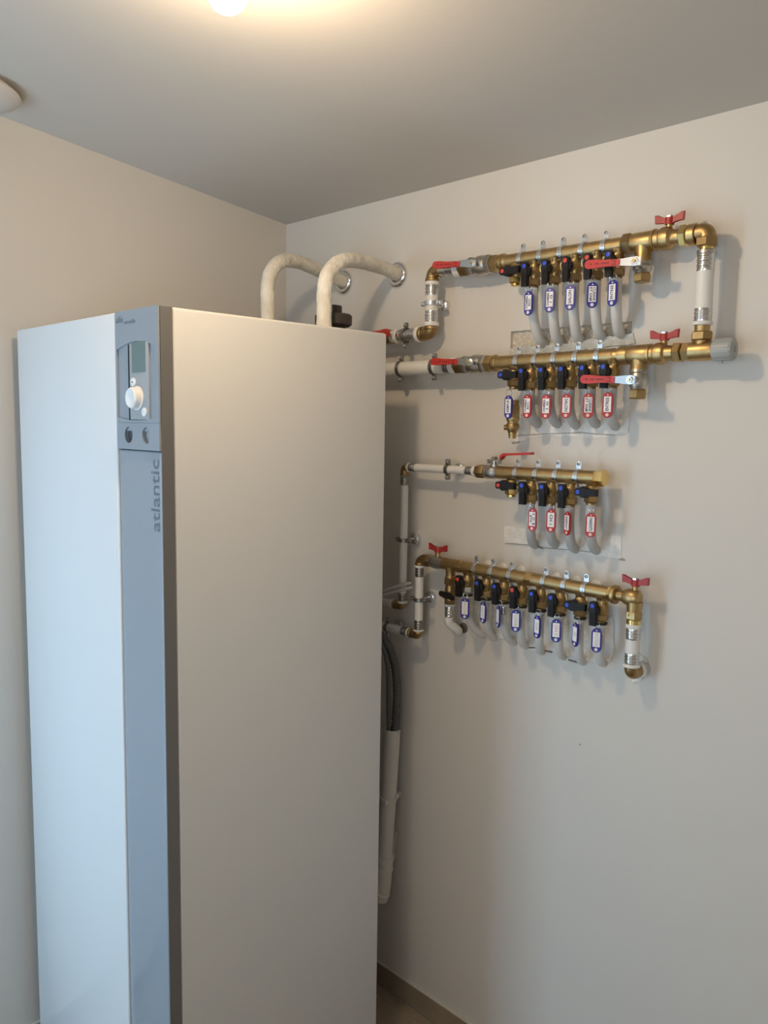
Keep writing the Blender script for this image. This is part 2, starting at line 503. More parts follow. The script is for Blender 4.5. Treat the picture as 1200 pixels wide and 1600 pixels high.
outer = [(xa + (xb - xa) * i / 10, zt_) for i in range(11)] + [(xb - (xb - xa) * i / 10, rz0 - .004) for i in range(11)]
ring_plate(mod, outer, hole, BYF, yb_)
mod.build('control_fascia', 'grey_gloss', cab)
MB().span((xa, yb_ - .001, rz0 - .02), (xb, BYS, BT)).build('control_backing', 'grey_gloss', cab, smooth=False)
# lower plate with two gauge openings
gz = fx(215, 680).z
gx = [fx(201, 678).x, fx(228.5, 680).x]
low = MB()
gr = 0.0155
for k in range(2):
    xm = (xa + xb) / 2
    x_lo, x_hi = (xa, xm) if k == 0 else (xm, xb)
    n = 24
    circ, rect = [], []
    hx, hz0, hz1 = (x_lo, x_hi), zmod, rz0 - .0045
    for i in range(n):
        a = 2 * PI * i / n
        circ.append((gx[k] + gr * math.cos(a), gz + gr * math.sin(a)))
        dx, dz = math.cos(a), math.sin(a)
        t = min(((x_hi if dx > 0 else x_lo) - gx[k]) / dx if abs(dx) > 1e-6 else 9, ((hz1 if dz > 0 else hz0) - gz) / dz if abs(dz) > 1e-6 else 9)
        rect.append((gx[k] + dx * t, gz + dz * t))
    # pull the nearest points into the rectangle's corners
    for cx_, cz_ in ((x_lo, hz0), (x_lo, hz1), (x_hi, hz0), (x_hi, hz1)):
        i = min(range(n), key=lambda q: (rect[q][0] - cx_) ** 2 + (rect[q][1] - cz_) ** 2)
        rect[i] = (cx_, cz_)
    ring_plate(low, rect, circ, BYF, yg_)
low.build('gauge_plate', 'grey_gloss', cab, smooth=False)
MB().span((xa, yg_ - .0005, zmod), (xb, BYS, rz0 - .0205)).build('gauge_backing', 'grey_side', cab, smooth=False)
for k in range(2):
    MB().lathe(V((gx[k], yg_ - .0005, gz)), OUT, [(0, gr * .98), (.002, gr * .98), (.0022, gr * .8), (.001, gr * .75), (.001, .0002)], 24).build('gauge', 'grey_unit' if k else 'gauge', cab)
# display unit in the recess
dx0, dx1 = fx(203, 600).x, fx(232.5, 600).x
un = MB().span((dx0, BYF - .001, rz0 + .0015), (dx1, yb_ + .001, rz1 - .003), bev=.002).build('control_unit', 'grey_unit', cab)
MB().span((dx0 - .0115, BYF + .0030, rz0 + .0015), (dx0 - .0003, yb_ - .0006, rz1 - .004)).build('recess_gap', 'black', cab, smooth=False)
a, b = fx(206.5, 535), fx(228.5, 582)
za, zb2 = fx(217, 534).z, fx(217, 582).z
MB().span((a.x, BYF - .0018, zb2), (b.x, BYF + .003, za), bev=.0005, bseg=1).build('display', 'lcd', un)
pb = fx(209.5, 597); pd = fx(216, 622); pk = fx(227, 644)
for p in (pb, pk):
    b_ = MB().lathe(V((p.x, BYF - .0006, p.z)), OUT, [(0, .0082), (.0022, .0082), (.003, .0072), (.0032, .0002)], 20).build('button', 'dial', un)
    text_part('button_mark', 'esc' if p is pb else 'i', .0055, 'grey_letter', un, V((p.x, BYF - .0041, p.z)), EX, EZ)
MB().lathe(V((pd.x, BYF - .0006, pd.z)), OUT, [(0, .0225), (.003, .0225), (.004, .0205), (.014, .0195), (.0165, .0175), (.0165, .013), (.0155, .011), (.0155, .0002)], 40).build('dial', 'dial', un)
# lettering
pa, pc = fx(243.0, 830), fx(243.0, 718)
zl0, zl1 = at(243, 830, BYF + .003).z, at(243, 718, BYF + .003).z
lw = (at(250.5, 775, BYF + .003).x - at(236.0, 775, BYF + .003).x)
text_part('lettering', 'atlantic', lw * 1.30, 'letter_dark', cab, V(((at(241.3, 775, BYF).x), BYF + .0028, (zl0 + zl1) / 2)), EZ, -EX, width=zl1 - zl0, bold=.0003)
xm0, xm1 = fx(180.5, 502).x, fx(190, 502).x
text_part('badge_lettering', 'alféa', .018, 'letter_dark', cab, V(((fx(181, 500).x + fx(192, 500).x) / 2, BYF - .0002, fx(186, 500).z)), EX, EZ, width=fx(192, 500).x - fx(181, 500).x, shear=.2)
text_part('badge_lettering', 'excellia', .011, 'letter_dark', cab, V(((fx(194, 500).x + fx(211, 500).x) / 2, BYF - .0002, fx(202, 502.5).z)), EX, EZ, width=fx(211, 500).x - fx(194, 500).x, shear=.2)
# black air vent standing on the cabinet's top
hv = at(521, 512, -.275)
vx, vy = hv.x, hv.y
z1_, z2_, z3_ = at(530, 489, vy).z, at(530, 476, vy).z, at(530, 508, vy).z
av = thing('air_vent', 'black plastic air vent on the cabinet top behind the insulated pipe', 'valve', (vx, vy, BT))
MB().lathe(V((vx, vy, BT)), EZ, [(0, .045), (.012, .045), (.016, .030), (z3_ - BT, .030)], 24).build('base', 'black_dull', av)
MB().lathe(V((vx, vy, z3_ - .002)), EZ, [(0, .039), (.004, .0440), (z1_ - z3_ - .004, .0445), (z1_ - z3_, .041)], 16).build('body', 'black_dull', av)
MB().span((vx - .016, vy - .014, z1_ - .002), (vx + .016, vy + .014, z2_), bev=.003).build('cap', 'black_dull', av)

# ------------------------------------------------------------------ insulated pipes over the cabinet
def insulated(label, pts):
    P = [at(*p) for p in pts]
    P[0] = V((P[1].x, P[1].y, BT - .0)) 
    b = MB()
    b.tube(P, lambda t: .0176 + .0006 * math.sin(t * 61) * math.sin(t * 23), 20, smooth=10)
    o = b.build('insulated_pipe', 'insul', angle=60)
    tag(o, label, 'pipe')
    return P
pl = insulated('pale insulated pipe arching over the cabinet, the one nearer the corner', [(419, 500, -.345), (418.5, 475, -.345), (418.5, 447, -.344), (424, 424, -.330), (436, 410.5, -.295), (449, 407, -.25), (472, 411.5, -.18), (502, 424.5, -.095), (539, 441.5, 0.002)])
pr = insulated('pale insulated pipe arching over the cabinet, next to the black air vent', [(507, 510, -.345), (506.5, 480, -.345), (507.5, 448, -.344), (514, 426, -.330), (527, 412, -.295), (545, 406.5, -.245), (570, 410.5, -.165), (598, 418.5, -.075), (623, 430, 0.002)])
for p, l in ((pl[-1], 'chrome wall rosette around the insulated pipe nearer the corner'), (pr[-1], 'chrome wall rosette around the insulated pipe beside the elbow pipes')):
    b = MB()
    c = V((p.x, 0, p.z))
    b.lathe(c, OUT, [(0.0003, .0345), (.004, .0345), (.010, .0305), (.012, .0255), (.010, .0195), (.002, .0185)], 36, caps=False)
    o = b.build('wall_rosette', 'chrome', angle=50)
    tag(o, l, 'rosette', 'chrome wall rosettes')

# ------------------------------------------------------------------ plumbing builders
def part(name, m, parent, fn, **k):
    b = MB(); fn(b)
    return b.build(name, m, parent, **k)
def sleeve(parent, A, B, r, m='steel'):
    """pressed steel sleeve with three crimp ribs"""
    d = B - A; L = d.length
    pr_ = [(0, r * .97)]
    for c in (.2, .5, .8):
        pr_ += [(L * (c - .09), r), (L * (c - .05), r * .94), (L * (c + .05), r * .94), (L * (c + .09), r)]
    pr_ += [(L, r * .97)]
    return part('press_sleeve', m, parent, lambda b: b.lathe(A, d, pr_, 20))
def collar(parent, A, B, r):
    return part('collar', 'collar', parent, lambda b: b.cyl(A, B, r, 20, ch=min(.0015, (B - A).length / 3)))
def pipe(parent, A, B, r, m='pipe_white'):
    return part('pipe', m, parent, lambda b: b.cyl(A, B, r, 22))
def nut(parent, A, B, r, m='brass', name='nut', roll=0.0):
    return part(name, m, parent, lambda b: b.hexa(A, B, r, roll=roll))
def elbow(parent, A, K, B, r, m='brass_dark', rim=True):
    def f(b):
        a, c = (A - K), (B - K)
        R = min(a.length, c.length, r * 1.15)
        s0, s1 = K + a.normalized() * R, K + c.normalized() * R
        pts = [A]
        for i in range(9):
            t = i / 8
            pts.append(s0 * (1 - t) ** 2 + K * 2 * t * (1 - t) + s1 * t * t)
        pts.append(B)
        b.tube(pts, r, 18)
        if rim:
            b.cyl(A, A + (K - A).normalized() * r * .55, r * 1.12, 18, ch=.001)
            b.cyl(B, B + (K - B).normalized() * r * .55, r * 1.12, 18, ch=.001)
    return part('elbow', m, parent, f, angle=45)
def clamp(label, c, axis, r, ear, wall_disc=True, m='zinc_dark', group='pipe clamps on the back wall', disc_off=None):
    """two-screw ring clamp: band, two ears with screws, rod and round plate on the wall"""
    axis = axis.normalized(); ear = ear.normalized()
    t = thing('pipe_clamp', label, 'clamp', V((c.x, 0, c.z)), group)
    def band(b):
        b.lathe(c - axis * .005, axis, [(0, r + .0002), (0, r + .0022), (.010, r + .0022), (.010, r + .0002)], 24, caps=False)
        for s in (-1, 1):
            b.box(c + ear * s * (r + .0085), (.0065, .0045, .0055), ear, OUT, axis if abs(axis.dot(OUT)) < .9 else EX, bev=.002)
    part('band', m, t, band)
    for s in (-1, 1):
        part('screw', 'zinc', t, lambda b: b.lathe(c + ear * s * (r + .009) + OUT * .0044, OUT, [(0, .0035), (.0025, .0035), (.0032, .002), (.0032, .0002)], 10))
    dc = V((c.x, 0, c.z)) if disc_off is None else V((c.x, 0, c.z)) + disc_off
    part('rod', 'zinc', t, lambda b: b.cyl(V((c.x, c.y + r, c.z)), V((c.x, -.001, c.z)), .0035, 10))
    if wall_disc:
        part('wall_plate', 'zinc', t, lambda b: b.lathe(V((c.x, -.0003, c.z)), OUT, [(0, .0135), (.012, .0150), (.015, .0145), (.018, .010), (.019, .005), (.019, .0002)], 22))
    return t
def lever(parent, hub, tip, width=.0165, bent=False):
    """ball-valve lever: bolt, plain steel shank and dipped red grip"""
    d = (tip - hub); L = d.length; d.normalize()
    n = OUT - d * OUT.dot(d); n.normalize()
    w = n.cross(d)
    def shank(b):
        b.prism(hub, d, w, [(-.011, -.0085), (-.011, .0085), (.010, .0085), (L * .34, .0062), (L * .34, -.0062), (.010, -.0085)], n, .003, bev=.0006)
    lv = part('lever', 'lever_steel', parent, shank)
    def grip(b):
        hw = width / 2
        pts = [(L * .28, -hw * .78), (L * .62, -hw * .78), (L * .78, -hw)]
        pts += [(L - hw + hw * math.sin(a), -hw * math.cos(a)) for a in [PI * i / 10 for i in range(11)]]
        pts += [(L * .78, hw), (L * .62, hw * .78), (L * .28, hw * .78)]
        b.prism(hub, d, w, pts, n, .0065, bev=.0018)
    part('grip', 'red', lv, grip)
    def marks(b):
        c = hub + n * .0034
        for (s0, s1, h) in ((.84, .88, .0016), (.70, .78, .0012), (.50, .66, .0012)):
            b.box(c + d * L * (s0 + s1) / 2, (L * (s1 - s0) / 2, h, .0003), d, w, n)
        for (s0, z0, hx, hz) in ((.42, .0035, .004, .0008), (.42, -.0035, .004, .0008), (.38, 0, .0008, .0042)):
            b.box(c + d * L * s0 + w * z0, (hx, hz, .0003), d, w, n)
    part('embossed_mark', 'red_ink', lv, marks)
    nt_ = part('nut', 'zinc', lv, lambda b: (b.cyl(hub + n * .0014, hub + n * .0022, .0088, 18), b.hexa(hub + n * .0020, hub + n * .0062, .0072)))
    part('bolt', 'brass_bright', lv, lambda b: b.cyl(hub + n * .0062, hub + n * .0092, .0034, 12, ch=.0008))
    return lv
def butterfly(parent, base, top, ax=EX):
    """red wing handle on a short stem"""
    part('stem', 'brass', parent, lambda b: b.cyl(base, top, .0062, 14))
    wing = MB()
    c = top
    wing.prism(c, ax, EZ, [(-.0075, -.006), (.0075, -.006), (.009, .001), (.031, .0135), (.0315, -.0035), (.012, -.002), (.0095, .004), (.006, .0065), (-.006, .0065), (-.0095, .004), (-.012, -.002), (-.0315, -.0035), (-.031, .0135), (-.009, .001)][:0] or
               [(-.007, -.009), (.007, -.009), (.010, -.0045), (.029, -.004), (.030, .012), (.024, .0115), (.009, .0035), (-.009, .0035), (-.024, .0115), (-.030, .012), (-.029, -.004), (-.010, -.0045)], ax.cross(EZ), .0075, bev=.0012)
    wing.cyl(c + EZ * -.009, c + EZ * .004, .0088, 16)
    w = wing.build('wing_handle', 'red_dark', parent)
    part('nut', 'zinc', w, lambda b: b.hexa(c + EZ * .0035, c + EZ * .0085, .0068))
def valve_body(parent, A, B, r, m='nickel', name='valve_body'):
    """ball valve casing with hexagon ends and a swollen middle"""
    d = B - A; L = d.length; d = d.normalized()
    def f(b):
        b.hexa(A, A + d * L * .24, r * 1.02, .06)
        b.lathe(A + d * L * .22, d, [(0, r * .86), (L * .10, r * .90), (L * .18, r * 1.0), (L * .30, r * 1.04), (L * .42, r * 1.0), (L * .52, r * .9), (L * .58, r * .86)], 20)
        b.hexa(B - d * L * .22, B, r * 1.02, .06)
    return part(name, m, parent, f, angle=30)
def branch_handle(parent, c, dot, horiz=False, m='black', sz=1.17, tiltx=0.0):
    """flat black handle, dotted end up (or towards the corner when turned across)"""
    L = -EX if horiz else (EZ + EX * tiltx).normalized()          # direction of the dotted end
    S = OUT.cross(L)
    def f(b):
        b.cyl(c, c + OUT * .013, .0105 * sz, 18, ch=.0015)
        lo_, hi_ = (-.028, .016)
        pts = [(-.0062, lo_), (.0062, lo_), (.0068, hi_ - .003), (.004, hi_), (-.004, hi_), (-.0068, hi_ - .003)]
        b.prism(c + OUT * .010, S, L, [(x * sz, z * sz) for x, z in pts], OUT, .012, bev=.001)
        for q in (-.003, 0, .003):
            b.box(c + OUT * .0162 + S * q + L * (-.014 * sz), (.0007, .011 * sz, .0006), S, L, OUT)
    h = part('handle', m, parent, f)
    if dot:
        part('dot', dot, h, lambda b: b.lathe(c + OUT * .0158 + L * .0085 * sz, OUT, [(0, .0046), (.0012, .0046), (.0015, .0036), (.0015, .0018), (.0008, .0016), (.0008, .0001)], 14))
    return h
def bar_clip(label, c, ax, r, group, low_ear=False):
    """bright zinc bracket round the bar with an eye lug above and rod to the wall"""
    t = thing('bar_clip', label, 'clip', V((c.x, 0, c.z)), group)
    def band(b):
        b.lathe(c - ax * .0055, ax, [(0, r + .0002), (0, r + .0020), (.011, r + .0020), (.011, r + .0002)], 24, caps=False)
        b.lathe(c - ax * .0015, ax, [(0, r + .0018), (0.0005, r + .0030), (.0025, r + .0030), (.003, r + .0018)], 24, caps=False)
    part('band', 'zinc', t, band)
    def ear(b, s):
        e = EZ * s
        pts = [(-.0058, -.004), (.0058, -.004), (.0058, .008)] + [(.0058 * math.cos(a), .008 + .0058 * math.sin(a)) for a in [PI * i / 8 for i in range(1, 8)]] + [(-.0058, .008)]
        b.prism(c + e * (r + .005), ax, e, pts, OUT, .0028, bev=.0004)
    part('lug', 'zinc', t, lambda b: ear(b, 1))
    part('lug', 'zinc', t, lambda b: ear(b, -1))
    part('screw', 'zinc_dark', t, lambda b: (b.lathe(c + EZ * (r + .013) + OUT * .0014, OUT, [(0, .0036), (.002, .0036), (.0026, .0022), (.001, .0020), (.001, .0001)], 12)))
    part('rod', 'zinc', t, lambda b: b.cyl(c + EY * r, V((c.x, -.001, c.z)), .0035, 10))
    return t
def hang(e, f):
    """route from an outlet: straight down, then leaning back into the wall"""
    g = lambda a, yy, c: V((e.x + (f.x - e.x) * a, yy, e.z + (f.z - e.z) * c))
    return [e, g(0, e.y, .18), g(.06, e.y + .003, .45), g(.35, -.040, .70), g(.8, -.016, .91), f]
def outlet_pipe(label, pts, r, group, m='sheath', sleeve_len=.0, cat='pipe'):
    """flexible pipe from an outlet down and into the wall"""
    t = thing('outlet_pipe', label, cat, pts[-1], group)
    n0 = pts[0]
    part('pipe', m, t, lambda b: b.tube(pts, r, 14, smooth=7), angle=60)
    if sleeve_len:
        d = (pts[1] - pts[0]).normalized()
        collar(t, n0 - d * .0005, n0 + d * .005, r * 1.22)
        sleeve(t, n0 + d * .006, n0 + d * (.006 + sleeve_len), r * 1.12)
    return t
def key_tag(label, px, py, y, color, lines, wpx=15.0, group=None, up='up', hpx=None, ink='ink', ring_to=None, h=.0525, w=.0220, lean=0.0):
    """oval plastic key tag: frame, paper window, handwriting, pale rivet, split ring"""
    c = at(px, py, y)
    t = thing('key_tag', label, 'tag', c, group)
    F = V((CAM.x - c.x, CAM.y - c.y, 0)).normalized()
    sc_ = FPX / (c - CAM).dot(FWD)
    N = Quaternion(EZ, -math.acos(min(1.0, max(.16, wpx / (w * sc_))))) @ F
    X = EZ.cross(N).normalized()              # the reader's right when looking against N
    Z = (EZ + X * lean).normalized()
    X = Z.cross(N).normalized() * 1
    X = Z.cross(N)
    if X.dot(EX) < 0: X = -X
    fb = part('frame', 'blue' if color == 'blue' else 'red_tag', t, lambda b: b.prism(c, X, Z, stadium(w, h), N, .0032, bev=.0008))
    pw, ph = w * .68, h * .60
    pz = .0018
    part('paper', 'paper', t, lambda b: b.box(c + Z * pz + N * .0017, (pw / 2, ph / 2, .0004), X, Z, N))
    part('rivet', 'rivet_red' if color == 'red' else 'rivet_blue', t, lambda b: b.lathe(c - Z * (h / 2 - w * .30) + N * .0012, N, [(0, .0036), (.0012, .0036), (.0013, .0022), (.0009, .0020), (.0009, .0001)], 14))
    part('eyelet', 'rivet_blue' if color == 'blue' else 'rivet_red', t, lambda b: b.lathe(c + Z * (h / 2 - w * .24) + N * .0012, N, [(0, .0016), (.0008, .0016), (.0008, .0001)], 10))
    T, U = (Z, -X) if up == 'up' else (-Z, X)
    if lines:
        nl = len(lines)
        for k, s in enumerate(lines):
            off = 0 if nl == 1 else (.5 - k) * pw * .46
            wd = min(ph * .86, ph * .17 * len(s))
            text_part('handwriting', s, pw * (.62 if nl == 1 else .46), ink, t, c + Z * pz + U * off + N * .0023, T, U, width=wd, bold=.00012)
    rc = c + Z * (h / 2 + .0052)
    part('split_ring', 'zinc', t, lambda b: b.torus(rc, (N + X * 2.2).normalized(), .0078, .0007, 20, 6))
    return t

# ------------------------------------------------------------------ the four brass bars
DOT = {'r': 'red_dot', 'b': 'blue_dot', None: None}
class Bar:
    """a straight manifold bar: ends given in the picture at the bar's distance from the wall"""
    def __init__(s, name, label, pa, pb, r, y=-.055):
        s.A, s.B = at(*pa, y), at(*pb, y)
        s.r, s.y = r, y
        s.ax = (s.B - s.A).normalized()
        s.t = thing(name, label, 'manifold', s.A)
    def on(s, px):
        """point of the axis seen at picture column px"""
        lo_, hi_ = -3.0, 3.0
        for _ in range(40):
            mid = (lo_ + hi_) / 2
            p = s.A.lerp(s.B, mid) - CAM
            x = 600 + FPX * p.dot(RIGHT) / p.dot(FWD)
            if x < px: lo_ = mid
            else: hi_ = mid
        return s.A.lerp(s.B, mid)
    def tube(s):
        L = (s.B - s.A).length
        part('bar', 'brass', s.t, lambda b: b.lathe(s.A, s.ax, [(0, s.r * .95), (.001, s.r), (L - .001, s.r), (L, s.r * .95)], 28))
    def outlet(s, px, dot, horiz=False, drop=.060, washer=False, nut_m='brass_dark', handle=True, hz=None):
        """tee boss, valve body, black handle in front, hexagon nut below"""
        p = s.on(px)
        dn = V((0, 0, -1))
        r = s.r
        zh = drop * .56
        def f(b):
            b.lathe(p + OUT * .002, dn, [(r * .55, r * .96), (r * .9, r * .84), (r * 1.2, r * .72), (zh - .011, .0130), (zh - .004, .0146), (zh + .006, .0146), (zh + .011, .0128), (drop - .012, .0120)], 18)
            b.lathe(p + OUT * .002 + dn * zh, OUT, [(0, .0108), (.014, .0098), (.016, .0075), (.0245, .007)], 16)
        o = part('outlet', 'brass', s.t, f, angle=50)
        q = p + OUT * .002
        part('nut', nut_m, o, lambda b: (b.hexa(q + dn * (drop - .014), q + dn * (drop + .001), .0152, roll=.3), b.cyl(q + dn * (drop + .001), q + dn * (drop + .007), .0108, 16, ch=.001)))
        if washer:
            part('washer', 'rubber', o, lambda b: b.cyl(q + dn * (drop + .004), q + dn * (drop + .009), .0135, 18, ch=.001))
        if handle:
            branch_handle(s.t, q + dn * zh + OUT * .0225, DOT[dot], horiz)
        return q + dn * (drop + (.010 if washer else .006))

G_TAG1 = 'blue key tags of the top manifold'
# ======== top bar
bar1 = Bar('brass_manifold', 'topmost brass manifold bar with five tagged outlets above the open slot', (793, 409), (978, 382), .0158)
bar1.tube()
ends1 = []
# blind outlet with a hexagon cap at the start
p = bar1.on(800)
q0 = bar1.outlet(808, 'r', True, drop=.050, nut_m='brass_bright')
for px, dpx, d_ in ((836, 0, 'b'), (868, 0, 'b'), (900, 0, 'r'), (934, 0, 'r'), (967, 0, 'b')):
    ends1.append(bar1.outlet(px, d_))
for px, l in zip((817, 848, 880, 913, 947), ('first', 'second', 'third', 'fourth', 'fifth')):
    bar_clip(l + ' zinc clip from the corner end of the topmost brass bar', bar1.on(px), bar1.ax, bar1.r, 'zinc clips on the topmost bar')
foot1 = [(853, 540), (878, 538), (910, 533), (944, 529), (974, 525)]
names1 = ['first', 'second', 'third', 'fourth', 'fifth']
tags1 = [((826, 474), ('CHAMBRE', 'RDC'), 'up', 13), ((859, 469), ('CHAMBRE', '1 G'), 'up', 15.3), ((891, 465), ('SALON',), 'up', 15.5), ((925.5, 461), ('CUISINE', 'ET SAM'), 'down', 17), ((957, 458), ('ENTREE',), 'up', 14)]
for k, (e, fpx) in enumerate(zip(ends1, foot1)):
    f = at(*fpx, 0.012)
    P_ = hang(e, f)
    outlet_pipe(names1[k] + ' pale pipe dropping from the topmost bar into the open slot', P_, .0112, 'pipes into the open slot')
    (px, py), ln, up, yaw = tags1[k]
    txt = {0: 'blue key tag on the topmost bar, two lines, nearest the cabinet', 1: 'blue key tag on the topmost bar with a short second line above slot', 2: 'blue key tag reading SALON on the topmost bar', 3: 'blue key tag with two crowded lines under the upper red lever', 4: 'blue key tag reading ENTREE on the topmost bar'}[k]
    key_tag(txt, px, py, -.083, 'blue', ln, yaw, G_TAG1, up)

# parts of the run left of the top bar: up from behind the cabinet, over an elbow, ball valve
run = thing('pipe_run', 'steel and white stepped pipe rising from behind the cabinet to topmost bar', 'pipe', at(668, 520, -.055))
YA = -.055
K2 = at(675.5, 424, YA)                        # upper elbow
K1 = at(671, 521, YA); K1 = V((K2.x, YA, K1.z))
zc = lambda py: at(675, py, YA).z
elbow(run, V((K2.x, YA, zc(440))), K2, K2 + bar1.ax * .032, .0152)
collar(run, V((K2.x, YA, zc(440))), V((K2.x, YA, zc(446))), .0185)
sleeve(run, V((K2.x, YA, zc(446))), V((K2.x, YA, zc(462))), .0168)
pipe(run, V((K2.x, YA, zc(462))), V((K2.x, YA, zc(486))), .0160)
sleeve(run, V((K2.x, YA, zc(486))), V((K2.x, YA, zc(504))), .0168)
collar(run, V((K2.x, YA, zc(503))), V((K2.x, YA, zc(510))), .0195)
elbow(run, V((K2.x, YA, zc(510))), K1, K1 - EX * .034, .0160)
A_ = K1 - EX * .034
collar(run, A_ - EX * .010, A_, .0205)
sleeve(run, A_ - EX * .075, A_ - EX * .010, .0172)
collar(run, A_ - EX * .086, A_ - EX * .075, .0190)
pipe(run, A_ - EX * .10, A_ - EX * .086, .016)
clamp('dark ring clamp on the steel sleeves beside the lower elbow', A_ - EX * .052, EX, .0175, EZ)
clamp('bright clamp around the short upright pipe above the lower elbow', V((K2.x, YA, zc(474))), EZ, .0170, EX, m='zinc')
# valve behind the cabinet edge
v1 = thing('ball_valve', 'brass ball valve with red lever, half hidden behind the cabinet corner', 'valve', A_ - EX * .13)
valve_body(v1, A_ - EX * .17, A_ - EX * .10, .0195, 'brass_dark')
lever(v1, A_ - EX * .165 + V((0, -.030, .006)), A_ - EX * .075 + V((0, -.036, .006)), .020)
pipe(v1, A_ - EX * .40, A_ - EX * .17, .016).name = 'tail_pipe'
# top run: sleeves, elbow nut, ball valve, union to the bar
S0 = K2 + bar1.ax * .032
def onl(px, bar): return bar.on(px)
lx = lambda px: bar1.on(px)
part('press_sleeve', 'steel', run, lambda b: b.lathe(S0, bar1.ax, [(0, .0165), (.018, .0172), (.019, .0158), (.021, .0158), (.022, .0172), ((lx(712) - S0).length, .0165)], 20))
collar(run, lx(712), lx(721), .0190)
v2 = thing('ball_valve', 'nickel ball valve with red lever before the topmost brass bar', 'valve', lx(745))
nut(v2, lx(720), lx(737), .0205, 'brass_dark', roll=.2)
valve_body(v2, lx(735), lx(770), .0225)
nut(v2, lx(769), lx(781), .0200, 'brass')
part('union', 'brass', v2, lambda b: b.lathe(lx(780), bar1.ax, [(0, .0165), (.006, .0175), (.008, .0195), (.016, .0195), (.018, .017), ((lx(794) - lx(780)).length, .016)], 20))
lever(v2, at(738, 411.5, -.088), at(676, 414.5, -.094))
# right of the bar: hex joint, tee with drain valve, wing valve, union, corner
tee1 = thing('drain_valve', 'nickel drain valve with red lever hanging from the tee right of topmost bar', 'valve', lx(1004))
nut(bar1.t, lx(975), lx(990), .0215, 'brass_dark')
TC = lx(1006)
part('tee', 'brass', tee1, lambda b: (b.lathe(lx(989), bar1.ax, [(0, .0185), (.004, .0195), ((lx(1022) - lx(989)).length - .004, .0195), ((lx(1022) - lx(989)).length, .0185)], 24), b.lathe(TC, V((0, 0, -1)), [(.008, .0178), (.030, .0160), (.034, .0175), (.040, .0175)], 20)), angle=40)
def drain(t, TC, z_top, z_bot, zcap, hubpx, tippx, hy):
    part('valve_body', 'nickel', t, lambda b: b.lathe(V((TC.x, TC.y, z_top)), V((0, 0, -1)), [(0, .0175), (.006, .0185), (.008, .0165), ((z_top - z_bot) * .45, .0195), ((z_top - z_bot) * .7, .0190), (z_top - z_bot - .003, .0150), (z_top - z_bot, .0135)], 20))
    nut(t, V((TC.x, TC.y, z_bot + .001)), V((TC.x, TC.y, zcap)), .0178, 'brass', 'cap', roll=.15)
    part('stem', 'zinc', t, lambda b: b.cyl(V((TC.x, TC.y, (z_top + z_bot) / 2)), V((at(*hubpx, hy).x, hy + .001, at(*hubpx, hy).z)), .007, 14))
    lever(t, at(*hubpx, hy), at(*tippx, hy), .0175)
dz = lambda py: at(1007, py, YA).z
drain(tee1, TC, TC.z - .038, dz(427), dz(441), (993.5, 408), (914, 414), -.108)
wv1 = thing('wing_valve', 'brass valve with red wing handle beside the upper right elbow', 'valve', lx(1045))
part('valve_body', 'brass', wv1, lambda b: b.lathe(lx(1021), bar1.ax, [(0, .0205), (.006, .0215), (.007, .019), (.016, .0190), (.019, .0215), (.028, .0225), (.036, .0215), (.040, .0170), (.044, .0150), ((lx(1066) - lx(1021)).length, .0150)], 24), angle=30)
WC = lx(1045)
butterfly(wv1, WC + EZ * .018, WC + EZ * .0345)
cr1 = thing('union_elbow', 'brass elbow union joining the topmost bar to the upright white pipe', 'fitting', lx(1100))
KR = at(1106, 357.5, YA)
bar_dir = bar1.ax
nut(cr1, lx(1064), lx(1076), .0215, 'brass_bright')
part('ring', 'brass', cr1, lambda b: b.cyl(lx(1077), lx(1090), .0205, 24, ch=.0015))
elbow(cr1, lx(1089), KR, KR - EZ * .021, .0165, rim=False)
vz = lambda py: at(1103, py, YA).z
KD = lambda py: V((KR.x, YA, vz(py)))
nut(cr1, KD(371), KD(386), .0205, 'brass_dark', roll=.2)
part('tail', 'brass_bright', cr1, lambda b: b.cyl(KD(386), KD(396), .0128, 20))
rp = thing('riser_pipe', 'upright white pipe with steel sleeves linking the two upper bars', 'pipe', KD(450))
part('collar', 'nickel', rp, lambda b: b.cyl(KD(391), KD(398), .0172, 20, ch=.001))
sleeve(rp, KD(398), KD(424), .0165)
pipe(rp, KD(424), KD(482), .0158)
sleeve(rp, KD(482), KD(502), .0168)
collar(rp, KD(502), KD(508), .0185)

# ======== second bar
bar2 = Bar('brass_manifold', 'second brass manifold bar with red tagged outlets, left of grey capped valve', (776, 567.5), (962, 556.5), .0162)
bar2.tube()
l2 = bar2.on
q20 = bar2.outlet(805, 'b', True, drop=.054, nut_m='brass_dark')
fill = thing('filling_unit', 'brass stop valve and hexagon coupling hanging from second bar beside blue tag', 'valve', q20)
fz = lambda py: at(803, py, YA).z
FD = lambda py: V((q20.x, q20.y, fz(py)))
part('coupling', 'brass', fill, lambda b: (b.cyl(FD(625), FD(634), .0130, 18, ch=.001), b.hexa(FD(633), FD(653), .0165, .08), b.lathe(FD(652), V((0, 0, -1)), [(0, .0155), (.006, .0150), (.011, .0125), (.013, .0125)], 18)), angle=30)
part('valve_body', 'brass_dark', fill, lambda b: (b.lathe(FD(661), V((0, 0, -1)), [(0, .0125), (.004, .0150), (.012, .0150), (.018, .0115), (.022, .0095)], 18), b.cyl(FD(668) + V((-.006, -.004, 0)), FD(668) + V((-.016, -.012, 0)), .006, 12)))
part('spout', 'brass', fill, lambda b: b.lathe(FD(674), V((0, 0, -1)), [(0, .0085), (.004, .0100), (.010, .0085), (.016, .0085), (.0165, .0055)], 16))
ends2 = []
for px in (831, 862, 893, 926, 959):
    ends2.append(bar2.outlet(px, 'b'))
